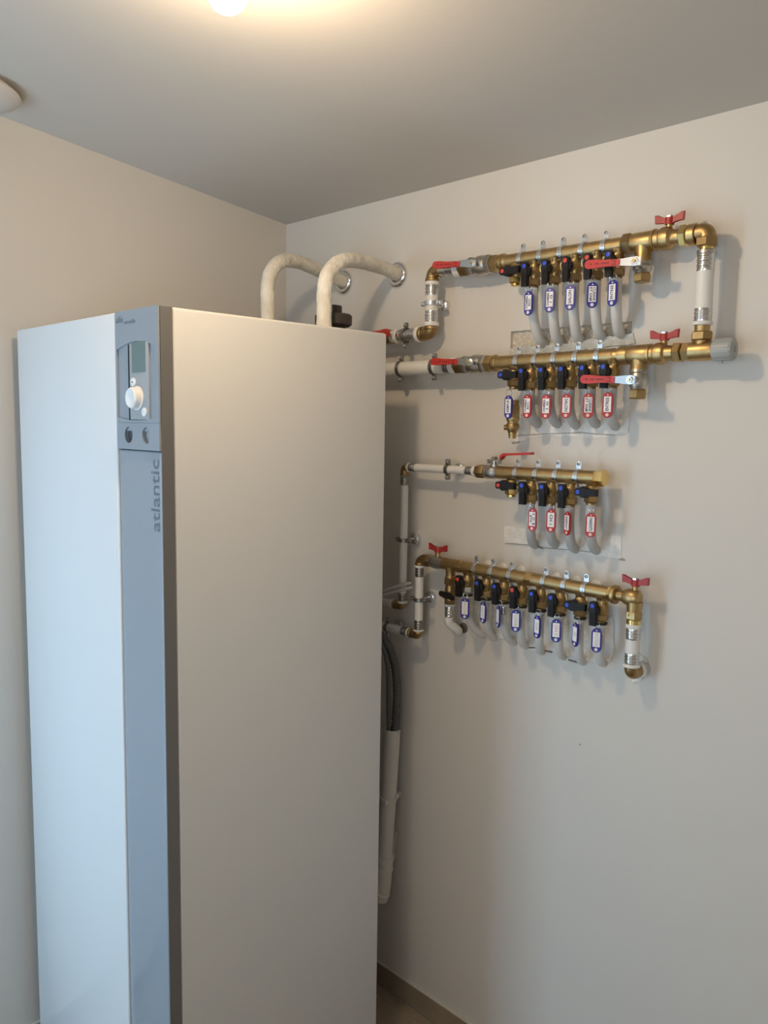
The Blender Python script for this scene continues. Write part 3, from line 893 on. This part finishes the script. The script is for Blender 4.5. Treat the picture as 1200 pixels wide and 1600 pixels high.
for px, l in zip((811, 840, 870, 903.5, 937), names1):
    bar_clip(l + ' zinc clip from the corner end of the second brass bar', bar2.on(px), bar2.ax, bar2.r, 'zinc clips on the second bar')
foot2 = [(845, 664), (876, 664), (905, 666), (936, 664), (966, 668)]
tags2 = [((824, 635), ('CHAMBRE', 'RDC'), 'up', 12.6), ((853, 635.5), ('CHAMBRE', '1 G'), 'up', 15), ((884.5, 634.5), ('SALON',), 'down', 16), ((919, 634), ('CUISINE', 'ET SAM'), 'down', 16.5), ((949.5, 633), ('ENTREE',), 'up', 16)]
for k, (e, fpx) in enumerate(zip(ends2, foot2)):
    f = at(*fpx, 0.012)
    outlet_pipe(names1[k] + ' pale pipe dropping from the second bar into the filled wall', hang(e, f), .0108, 'pipes below the second bar', 'sheath_shaded')
    (px, py), ln, up, yaw = tags2[k]
    txt = {0: 'red key tag on the second bar, two lines, next to the hexagon coupling', 1: 'red key tag on the second bar with a short second line', 2: 'red key tag reading SALON on the second bar', 3: 'red key tag with two crowded lines under the middle red lever', 4: 'red key tag reading ENTREE on the second bar'}[k]
    key_tag(txt, px, py, -.083, 'red', ln, yaw, 'red key tags of the second manifold', up)
key_tag('blue key tag on a split ring beside the hexagon coupling of second bar', 794.5, 636, -.080, 'blue', ('REMPLIR',), 12, None, 'up')
# left of the second bar
rl = thing('pipe_run', 'thick white pipe coming from behind the cabinet to the second bar', 'pipe', l2(640))
pipe(rl, l2(560), l2(698), .0180)
sleeve(rl, l2(693), l2(705), .0182, 'zinc_dark')
collar(rl, l2(705), l2(713), .0190)
clamp('dark ring clamp on the thick white pipe nearest the cabinet', l2(627), bar2.ax, .0184, EZ)
clamp('dark ring clamp on the thick white pipe behind the red lever', l2(679), bar2.ax, .0184, EZ)
v3 = thing('ball_valve', 'nickel ball valve with red lever before the second brass bar', 'valve', l2(735))
nut(v3, l2(712), l2(728), .0200, 'brass_dark', roll=.2)
valve_body(v3, l2(726), l2(762), .0225)
nut(v3, l2(760), l2(771), .0205, 'brass')
part('union', 'brass', v3, lambda b: b.lathe(l2(770), bar2.ax, [(0, .0170), (.004, .0195), (.010, .0195), (.012, .0170), ((l2(778) - l2(770)).length, .0165)], 20))
lever(v3, at(734, 565.5, -.088), at(673, 565, -.094))
# right of the second bar
part('union', 'brass', bar2.t, lambda b: b.lathe(l2(960), bar2.ax, [(0, .0170), (.004, .0150), (.012, .0150), (.014, .0195), (.022, .0195), ((l2(984) - l2(960)).length, .0185)], 24))
tee2 = thing('drain_valve', 'nickel drain valve with red lever hanging from the tee right of second bar', 'valve', l2(1000))
TC2 = l2(999)
part('tee', 'brass', tee2, lambda b: (b.lathe(l2(983), bar2.ax, [(0, .0185), (.004, .0200), ((l2(1016) - l2(983)).length - .004, .0200), ((l2(1016) - l2(983)).length, .0185)], 24), b.lathe(TC2, V((0, 0, -1)), [(.008, .0178), (.022, .0160), (.026, .0170), (.030, .0170)], 20)), angle=40)
dz2 = lambda py: at(998, py, YA).z
drain(tee2, TC2, TC2.z - .029, dz2(609), dz2(623.5), (985, 593.5), (907, 592.5), -.108)
wv2 = thing('wing_valve', 'brass valve with red wing handle beside the grey capped valve', 'valve', l2(1038))
part('valve_body', 'brass', wv2, lambda b: b.lathe(l2(1015), bar2.ax, [(0, .0205), (.005, .0205), (.006, .018), (.012, .018), (.015, .0210), (.024, .0218), (.032, .0205), (.036, .0150), ((l2(1055) - l2(1015)).length, .0145)], 24), angle=30)
WC2 = l2(1037)
butterfly(wv2, WC2 + EZ * .017, WC2 + EZ * .0335)
bp = thing('bypass_valve', 'brass pressure valve with ribbed grey cap at the end of second bar', 'valve', l2(1100))
nut(bp, l2(1054), l2(1066), .0205, 'brass')
nut(bp, l2(1067), l2(1081), .0190, 'brass')
part('valve_body', 'brass', bp, lambda b: b.lathe(l2(1080), bar2.ax, [(0, .0185), ((l2(1112) - l2(1080)).length, .0185), ((l2(1117) - l2(1080)).length, .0165)], 24))
TB = V((KR.x, YA, l2(1097).z))
part('branch', 'brass', bp, lambda b: b.cyl(TB + EZ * .008, KD(531), .0135, 20))
nut(bp, KD(532), KD(517.5), .0205, 'brass_dark', 'union_nut')
part('tail', 'brass', bp, lambda b: b.cyl(KD(518), KD(507), .0140, 20))
def capf(b):
    A0 = l2(1115.5); L = (l2(1148) - A0).length
    b.lathe(A0, bar2.ax, [(0, .0165), (.001, .0195), (.004, .0205), (L - .005, .0205), (L - .001, .0185), (L, .015), (L, .006), (L - .002, .0055), (L - .002, .0001)], 28)
    for i in range(14):
        a = 2 * PI * i / 14
        e = EZ * math.cos(a) + bar2.ax.cross(EZ) * math.sin(a)
        b.box(A0 + bar2.ax * (L * .5) + e * .0206, (L * .40, .0008, .0012), bar2.ax, e, bar2.ax.cross(e))
    b.box(A0 + bar2.ax * .014 - EZ * .022, (.004, .003, .003), bev=.001)
part('cap', 'grey_cap', bp, capf)

# ======== third bar
bar3 = Bar('brass_manifold', 'short brass manifold bar with four red tags and a capped end', (779, 738), (938, 747), .0150)
bar3.tube()
l3 = bar3.on
bar3.outlet(801, 'r', True, drop=.048, nut_m='brass_bright')
ends3 = []
for px, d_, hz in ((832, 'b', False), (863, 'b', False), (893, 'b', False), (926, 'b', True)):
    ends3.append(bar3.outlet(px, d_, hz, drop=.060 if not hz else .052))
for px, l in zip((809.5, 841, 872, 904), names1):
    bar_clip(l + ' zinc clip from the corner end of the short capped bar', l3(px), bar3.ax, bar3.r, 'zinc clips on the short bar')
part('end_cap', 'brass_bright', bar3.t, lambda b: b.hexa(l3(932), l3(946), .0185, .05, roll=.3))
foot3 = [(840, 852), (872, 851), (903, 859), (936, 861)]
tags3 = [((832, 812), ('S. D. B', 'ETG'), 'down', 13.3), ((861, 813.5), ('CH 1', ), 'down', 15), ((886.5, 818), ('LINGERIE',), 'up', 9.5), ((923, 820.5), ('PARENTS',), 'down', 16)]
lab3 = ['red key tag on the short bar with two small lines, nearest the corner', 'red key tag on the short bar with tiny writing, second from the corner', 'narrow turned red key tag on the short capped bar', 'red key tag on the short bar next to its brass end cap']
for k, (e, fpx) in enumerate(zip(ends3, foot3)):
    f = at(*fpx, 0.012)
    outlet_pipe(names1[k] + ' pale pipe dropping from the short capped bar into the filler', hang(e, f), .0108, 'pipes below the short bar', 'sheath_shaded')
    (px, py), ln, up, yaw = tags3[k]
    key_tag(lab3[k], px, py, -.082, 'red', ln, yaw, 'red key tags of the short manifold', up)
# its ball valve with the lever standing on top
v4 = thing('ball_valve', 'nickel ball valve with red lever held above the short bar', 'valve', l3(768))
nut(v4, l3(745), l3(760), .0165, 'brass_dark', roll=.2)
part('valve_body', 'nickel', v4, lambda b: b.lathe(l3(759), bar3.ax, [(0, .0150), (.005, .0165), (.006, .0150), (.012, .0160), (.020, .0170), (.028, .0160), (.030, .0150), ((l3(780) - l3(759)).length, .0155)], 22))
hb_ = l3(772)
part('stem', 'nickel', v4, lambda b: (b.cyl(hb_ + EZ * .012, hb_ + EZ * .020, .0085, 16, ch=.001), b.cyl(hb_ + EZ * .020, hb_ + EZ * .027, .0060, 14), b.hexa(hb_ + EZ * .029, hb_ + EZ * .036, .0085), b.cyl(hb_ + EZ * .035, hb_ + EZ * .039, .0038, 10)))
lz = lambda px, py: V((at(px, py, YA).x, YA, at(px, py, YA).z))
s0 = hb_ + EZ * .0275
pk_, pz_, tip = lz(783.5, 717), lz(786.5, 709.8), lz(832, 708.6)
def strip(b, pts, h, w):
    n = len(pts)
    up, lo2 = [], []
    for i, p in enumerate(pts):
        d = (pts[min(i + 1, n - 1)] - pts[max(i - 1, 0)]).normalized()
        q = V((-d.z, 0, d.x)) * h
        up.append(((p + q).x, (p + q).z)); lo2.append(((p - q).x, (p - q).z))
    b.prism(V((0, YA, 0)), EX, EZ, lo2 + up[::-1], EY, w, bev=.0006)
lv = part('lever', 'nickel', v4, lambda b: (b.box(s0, (.0150, .0085, .0016), bev=.0005), b.box(s0 - EX * .0135 - EZ * .003, (.0018, .0080, .005), bev=.0005), b.box(s0 + EX * .0135 - EZ * .003, (.0018, .0080, .005), bev=.0005), strip(b, [s0 + EX * .010, s0 + EX * .016, pk_, pz_], .0014, .012)))
part('grip', 'red', lv, lambda b: strip(b, [pk_, pk_.lerp(pz_, .7), pz_ + EX * .004, pz_ + EX * .012, tip], .0027, .0155))
# pipe to its left: horizontal white pipe, elbow, down behind the cabinet
r3 = thing('pipe_run', 'slim white pipe from the short bar turning down beside the cabinet', 'pipe', l3(690))
K3 = l3(632.5)
collar(r3, l3(740), l3(746), .0135)
sleeve(r3, l3(729), l3(741), .0108, 'zinc_dark')
pipe(r3, l3(648), l3(730), .0102)
sleeve(r3, l3(640), l3(650), .0108, 'zinc_dark')
collar(r3, l3(638), l3(641), .0125)
d3 = lambda py: V((K3.x, YA, at(632, py, YA).z))
elbow(r3, l3(637.5), K3, d3(743), .0105)
sleeve(r3, d3(745), d3(758), .0112, 'zinc_dark')
pipe(r3, d3(757), d3(930), .0105)
collar(r3, d3(939), d3(943), .0135)
sleeve(r3, d3(927), d3(940), .0112, 'zinc_dark')
K3b = d3(948)
elbow(r3, d3(942), K3b, K3b + V((-.030, 0.0, 0)), .0110)
collar(r3, K3b + V((-.042, 0, 0)), K3b + V((-.030, 0, 0)), .0125)
pipe(r3, K3b + V((-.30, 0, 0)), K3b + V((-.042, 0, 0)), .0105, 'sheath')
clamp('dark ring clamp on the slim level pipe of the short bar', l3(700), bar3.ax, .0105, EZ)
clamp('zinc clamp on the slim upright pipe beside the cabinet, the upper one', d3(844), EZ, .0108, EX)
for k, (pa_, pb_) in enumerate((((596, 924), (628, 914)), ((596, 930), (630, 921)))):
    a_, b_ = at(*pa_, -.10), at(*pb_, -.075)
    o = MB().tube([a_ + (a_ - b_) * .6, a_, b_, b_ + V((.012, .02, .004))], .0042, 10, smooth=3).build('thin_hose', 'hose_pale')
    tag(o, ('upper' if k == 0 else 'lower') + ' of two thin grey hoses leaving the cabinet by the slim pipe', 'hose', 'thin grey hoses')

# ======== fourth bar
bar4 = Bar('brass_manifold', 'lowest and longest brass manifold bar with eight blue tagged outlets', (693, 880), (962, 929), .0150)
bar4.tube()
l4 = bar4.on
# first drop with valve and hook of white pipe into the wall
q = l4(705)
dn = V((0, 0, -1))
e4 = lambda py: V((q.x, q.y - .002, at(708, py, YA - .002).z))
ov = thing('stop_valve', 'brass stop valve with black lever on the first drop of lowest bar', 'valve', e4(930))
part('neck', 'brass', ov, lambda b: b.lathe(V((q.x, q.y - .002, q.z)), dn, [(.006, .0150), (.014, .0130), (.020, .0118), (q.z - e4(900).z, .0118), (q.z - e4(901).z, .0135), (q.z - e4(903).z, .0135)], 18))
nut(ov, e4(903), e4(914), .0155, 'brass_dark')
part('valve_body', 'brass_dark', ov, lambda b: (b.lathe(e4(914), dn, [(0, .0100), (.004, .0120), (.02, .0135), (e4(914).z - e4(938).z, .0135)], 18), b.hexa(e4(937), e4(945), .0140)))
part('lever', 'black', ov, lambda b: b.prism(at(697.5, 929, -.085), EX, EZ, [(-.022, -.002), (-.020, .006), (.012, .004), (.022, -.002), (.022, -.011), (-.018, -.006)], OUT, .012, bev=.0015))
part('stem', 'brass_dark', ov, lambda b: b.cyl(e4(930), V((q.x, -.082, e4(930).z)), .0062, 12))
f = at(724, 985, .012)
outlet_pipe('white hooked pipe from the stop valve of lowest bar into a wall hole', [e4(945), e4(960), e4(975), at(716, 985, -.030), V((f.x - .004, -.008, f.z)), f], .0110, None, 'pipe_white', .026)
part('hole', 'dark_gap', wall_back, lambda b: b.lathe(at(724.5, 981, -.0006), OUT, [(0, .0135), (.0004, .0135), (.0005, .0001)], 18))
ends4 = []
spec4 = [(732, 'r', False, 'nickel'), (762, 'b', False, 'brass_dark'), (789, 'b', False, 'brass_dark'), (817, 'r', False, 'brass_dark'), (847, 'b', False, 'brass_dark'), (877, 'b', False, 'brass_dark'), (909, 'b', True, 'brass_dark'), (942, 'b', False, 'brass_dark')]
for px, d_, hz, nm in spec4:
    ends4.append(bar4.outlet(px, d_, hz, drop=.060 if not hz else .058, washer=True, nut_m=nm))
ord8 = ['first', 'second', 'third', 'fourth', 'fifth', 'sixth', 'seventh', 'eighth']
for px, l in zip((745, 771, 800, 853, 885, 916), ord8):
    bar_clip(l + ' zinc clip from the corner end of the lowest brass bar', l4(px), bar4.ax, bar4.r, 'zinc clips on the lowest bar')
for px, py in ((764, 884.5), (788, 888.5), (816, 893.5), (871, 904), (903, 909.5), (933, 915)):
    part('plug_cap', 'pipe_white', wall_back, lambda b: b.lathe(at(px, py, -.0003), OUT, [(0, .015), (.004, .0145), (.008, .011), (.010, .005), (.010, .0001)], 20))
nut(bar4.t, l4(823), l4(834), .0172, 'brass', 'joint')
nut(bar4.t, l4(716), l4(724), .0165, 'brass', 'joint')
foot4 = [(762, 993), (778, 997), (808, 1004), (826, 1009), (850, 1018), (884, 1026), (914, 1034), (946, 1036)]
tags4 = [((726.5, 951), 13.5), ((755, 957), 9), ((778.5, 963.5), 5.5), ((806, 970), 14.5), ((839.5, 979.5), 10), ((869, 985.5), 15.3), ((899, 992), 9), ((932, 1000.5), 16)]
lab4 = ['blue key tag on the lowest bar, wide face, nearest the hooked pipe', 'blue key tag on the lowest bar turned half away, second from cabinet', 'blue key tag on the lowest bar turned edge on', 'blue key tag on the lowest bar, fourth from the hooked pipe', 'blue key tag on the lowest bar turned half away, fifth from cabinet', 'blue key tag on the lowest bar with reddish writing', 'blue key tag under the crosswise black handle of the lowest bar', 'blue key tag at the right hand end of the lowest bar']
scr = [('SALON',), ('CH 2',), (), ('CUISINE',), ('SDB',), ('CH 1',), ('WC',), ('ENTREE',)]
for k, (e, fpx) in enumerate(zip(ends4, foot4)):
    f = at(*fpx, 0.012)
    outlet_pipe(ord8[k] + ' pale pipe curving from the lowest bar into the rough filler', hang(e, f), .0094, 'pipes below the lowest bar', 'sheath', .018)
    (px, py), yaw = tags4[k]
    key_tag(lab4[k], px, py, -.082, 'blue', scr[k], yaw, 'blue key tags of the lowest manifold', 'down', ink='red_pencil' if k == 5 else 'pencil')
# left end: wing valve, elbow and upright pipe
wv4 = thing('wing_valve', 'nickel valve with red wing handle at the cabinet end of lowest bar', 'valve', l4(683))
part('valve_body', 'nickel', wv4, lambda b: b.lathe(l4(674), bar4.ax, [(0, .0150), (.006, .0165), (.010, .0170), (.016, .0178), (.024, .0170), ((l4(694) - l4(674)).length, .0150)], 22))
butterfly(wv4, l4(684) + EZ * .014, l4(684) + EZ * .034)
nut(wv4, l4(662), l4(675), .0168, 'brass_dark')
r4 = thing('pipe_run', 'slim white pipe dropping from lowest bar and turning back behind the cabinet', 'pipe', l4(657))
K4 = l4(656)
d4 = lambda py: V((K4.x, YA, at(657, py, YA).z))
elbow(r4, l4(663), K4, d4(883), .0115)
collar(r4, d4(883), d4(887), .0138)
sleeve(r4, d4(887), d4(901), .0115, 'zinc_dark')
pipe(r4, d4(900), d4(969), .0110)
sleeve(r4, d4(969), d4(984), .0115, 'zinc_dark')
collar(r4, d4(984), d4(987), .0140)
K4b = d4(993)
elbow(r4, d4(987), K4b, K4b - EX * .030, .0118)
collar(r4, K4b - EX * .037, K4b - EX * .029, .0130)
sleeve(r4, K4b - EX * .058, K4b - EX * .037, .0115, 'zinc_dark')
pipe(r4, K4b - EX * .34, K4b - EX * .057, .0110)
clamp('zinc clamp on the slim upright pipe below the left end of lowest bar', d4(937), EZ, .0112, EX)
clamp('zinc clamp on the lowest level pipe at the cabinet edge', K4b - EX * .112, EX, .0112, EZ)
# right end: angle valve, upright pipe, elbow into the wall
av4 = thing('wing_valve', 'brass angle valve with red wing handle at right end of lowest bar', 'valve', l4(990))
part('ring', 'brass', av4, lambda b: (b.hexa(l4(952), l4(959), .0175), b.lathe(l4(958), bar4.ax, [(0, .0190), (.002, .0205), (.008, .0205), (.010, .019)], 22)))
part('neck', 'brass_dark', av4, lambda b: b.cyl(l4(962), l4(980), .0118, 18))
KA = l4(992)
part('valve_body', 'brass', av4, lambda b: (b.lathe(l4(976), bar4.ax, [(0, .0145), (.008, .0180), (.020, .0185), (.030, .0170), (.034, .013), (.035, .0001)], 22), b.lathe(KA, dn, [(.008, .0165), (.030, .0150), (.032, .0165), (.036, .0165)], 20)), angle=40)
butterfly(av4, KA + EZ * .014, KA + EZ * .034)
d5 = lambda py: V((KA.x, YA, at(988, py, YA).z))
nut(av4, d5(954), d5(967), .0180, 'brass')
part('tail', 'brass_bright', av4, lambda b: b.cyl(d5(967), d5(975), .0150, 20, ch=.001))
r5 = thing('pipe_run', 'short white pipe with steel sleeves turning into wall under lowest bar end', 'pipe', d5(1010))
collar(r5, d5(974), d5(981), .0160)
sleeve(r5, d5(981), d5(998), .0152)
pipe(r5, d5(998), d5(1020), .0142)
sleeve(r5, d5(1020), d5(1037), .0154)
collar(r5, d5(1037), d5(1042), .0180)
K5 = d5(1052)
elbow(r5, d5(1042), K5, K5 + EY * .026, .0148, rim=False)
collar(r5, K5 + EY * .024, K5 + EY * .034, .0185)
part('sleeve', 'steel', r5, lambda b: b.cyl(K5 + EY * .034, V((K5.x, .004, K5.z)), .0155, 18))

# ------------------------------------------------------------------ condensate drain beside the cabinet
o = MB().tube([at(585, 985, -.10), at(603, 1003, -.08), at(616, 1035, -.06), at(620.5, 1075, -.050), at(619.5, 1110, -.047), at(617.5, 1146, -.046)], lambda t: .0115 + .0007 * math.sin(t * 190), 14, smooth=24).build('drain_hose', 'hose_grey', angle=60)
tag(o, 'thick dark grey hose bending down into the white drain pipe', 'hose')
o = MB().tube([at(592, 1000, -.105), at(603, 1025, -.09), at(607.0, 1060, -.080), at(607.0, 1105, -.070), at(608.0, 1146, -.060)], .0062, 12, smooth=8).build('drain_hose', 'hose_grey')
tag(o, 'thinner dark hose behind the thick one entering the white drain pipe', 'hose')
dp = thing('drain_pipe', 'white plastic drain pipe leaning slightly beside the cabinet, hoses in its mouth', 'pipe', at(600, 1400, -.075))
ya = -.046
ptop, pmid, pbot = at(614, 1138, ya), at(608, 1250, ya), at(601.5, 1337, ya)
def dpf(b):
    d = (pbot - ptop); L = d.length
    b.lathe(ptop, d, [(.010, .0185), (.0, .0195), (-.0005, .0212), (.006, .0215), (L, .0215)], 24, caps=False)
part('pipe', 'pvc', dp, dpf)
pc_, pe_ = at(600, 1362, ya), at(596, 1392, ya)
part('coupling', 'pvc', dp, lambda b: (b.lathe(pbot - (pc_ - pbot) * .05, pc_ - pbot, [(0, .0222), (.001, .0258), (.014, .0258), (.016, .0240), (.034, .0240), (.036, .0258), (.042, .0258), (.043, .0240)], 24)))
part('bend', 'pvc', dp, lambda b: b.tube([pc_ + V((0, 0, .012)), pc_, V((pe_.x, ya, pe_.z)), V((pe_.x - .035, ya, pe_.z - .022)), V((pe_.x - .09, ya, pe_.z - .03))], .0236, 18, smooth=6), angle=50)
part('foot_ring', 'pvc', dp, lambda b: b.cyl(at(598, 1392, ya - .004), at(594, 1403, ya - .004), .0225, 20, ch=.002))
c_ = at(606.5, 1246, ya)
dd = (ptop - pbot).normalized()
dc = thing('pipe_clamp', 'white plastic clamp holding the white drain pipe to the wall', 'clamp', c_)
part('band', 'pvc', dc, lambda b: b.lathe(c_ - dd * .006, dd, [(0, .0217), (0, .0252), (.012, .0252), (.012, .0217)], 24, caps=False))
part('latch', 'pvc', dc, lambda b: (b.box(c_ + V((.010, -.024, -.002)), (.008, .004, .006), bev=.001), b.box(c_ + V((.0235, .010, .008)), (.0035, .006, .006), bev=.001)))
part('base', 'pvc', dc, lambda b: b.span((c_.x - .008, c_.y + .0225, c_.z - .006), (c_.x + .008, -.0005, c_.z + .006), bev=.001))
o = patch('filler_patch', [(621, 1299), (618, 1309), (616, 1326), (617, 1340), (613, 1340), (612, 1300)], 'plaster', .004, jag=.0015, seed=12)

# ------------------------------------------------------------------ ceiling lamp and vent
d_ = ray(355, -13)
t_ = (H0 - 0.100 + SL * CAM.y - CAM.z) / (d_.z - SL * d_.y)
LB = CAM + d_ * t_
cz = ceil_z(LB.y)
lamp = thing('ceiling_lamp', 'bare glowing bulb in a short white holder on the ceiling', 'lamp', (LB.x, LB.y, cz))
R_ = .029
part('holder', 'lamp_white', lamp, lambda b: b.lathe(V((LB.x, LB.y, cz + .006)), dn, [(0, .040), (.010, .040), (.014, .022), (.050, .020)], 24))
part('base', 'lamp_white', lamp, lambda b: b.lathe(V((LB.x, LB.y, cz - .040)), dn, [(0, .014), (.012, .015), (cz - .040 - LB.z - .0195, .0205)], 28))
part('bulb', 'bulb', lamp, lambda b: b.lathe(LB, dn, [(R_ * math.sin(a), R_ * math.cos(a)) for a in [-.78 + (PI / 2 + .78) * i / 15 for i in range(0, 15)]] + [(R_, .0005)], 28), angle=80)
dv = ray(-36, 130)
tv = (H0 + SL * CAM.y - CAM.z) / (dv.z - SL * dv.y)
VC = CAM + dv * tv
Nn = V((0, SL, -1)).normalized()
vt = thing('ceiling_vent', 'round white air vent on the ceiling near the left wall', 'vent', VC)
part('collar', 'vent', vt, lambda b: b.lathe(VC - Nn * .001, Nn, [(0, .070), (.010, .068)], 36))
part('disc', 'vent', vt, lambda b: b.lathe(VC + Nn * .009, Nn, [(0, .068), (.002, .086), (.006, .088), (.016, .080), (.026, .055), (.030, .02), (.030, .001)], 40), angle=50)
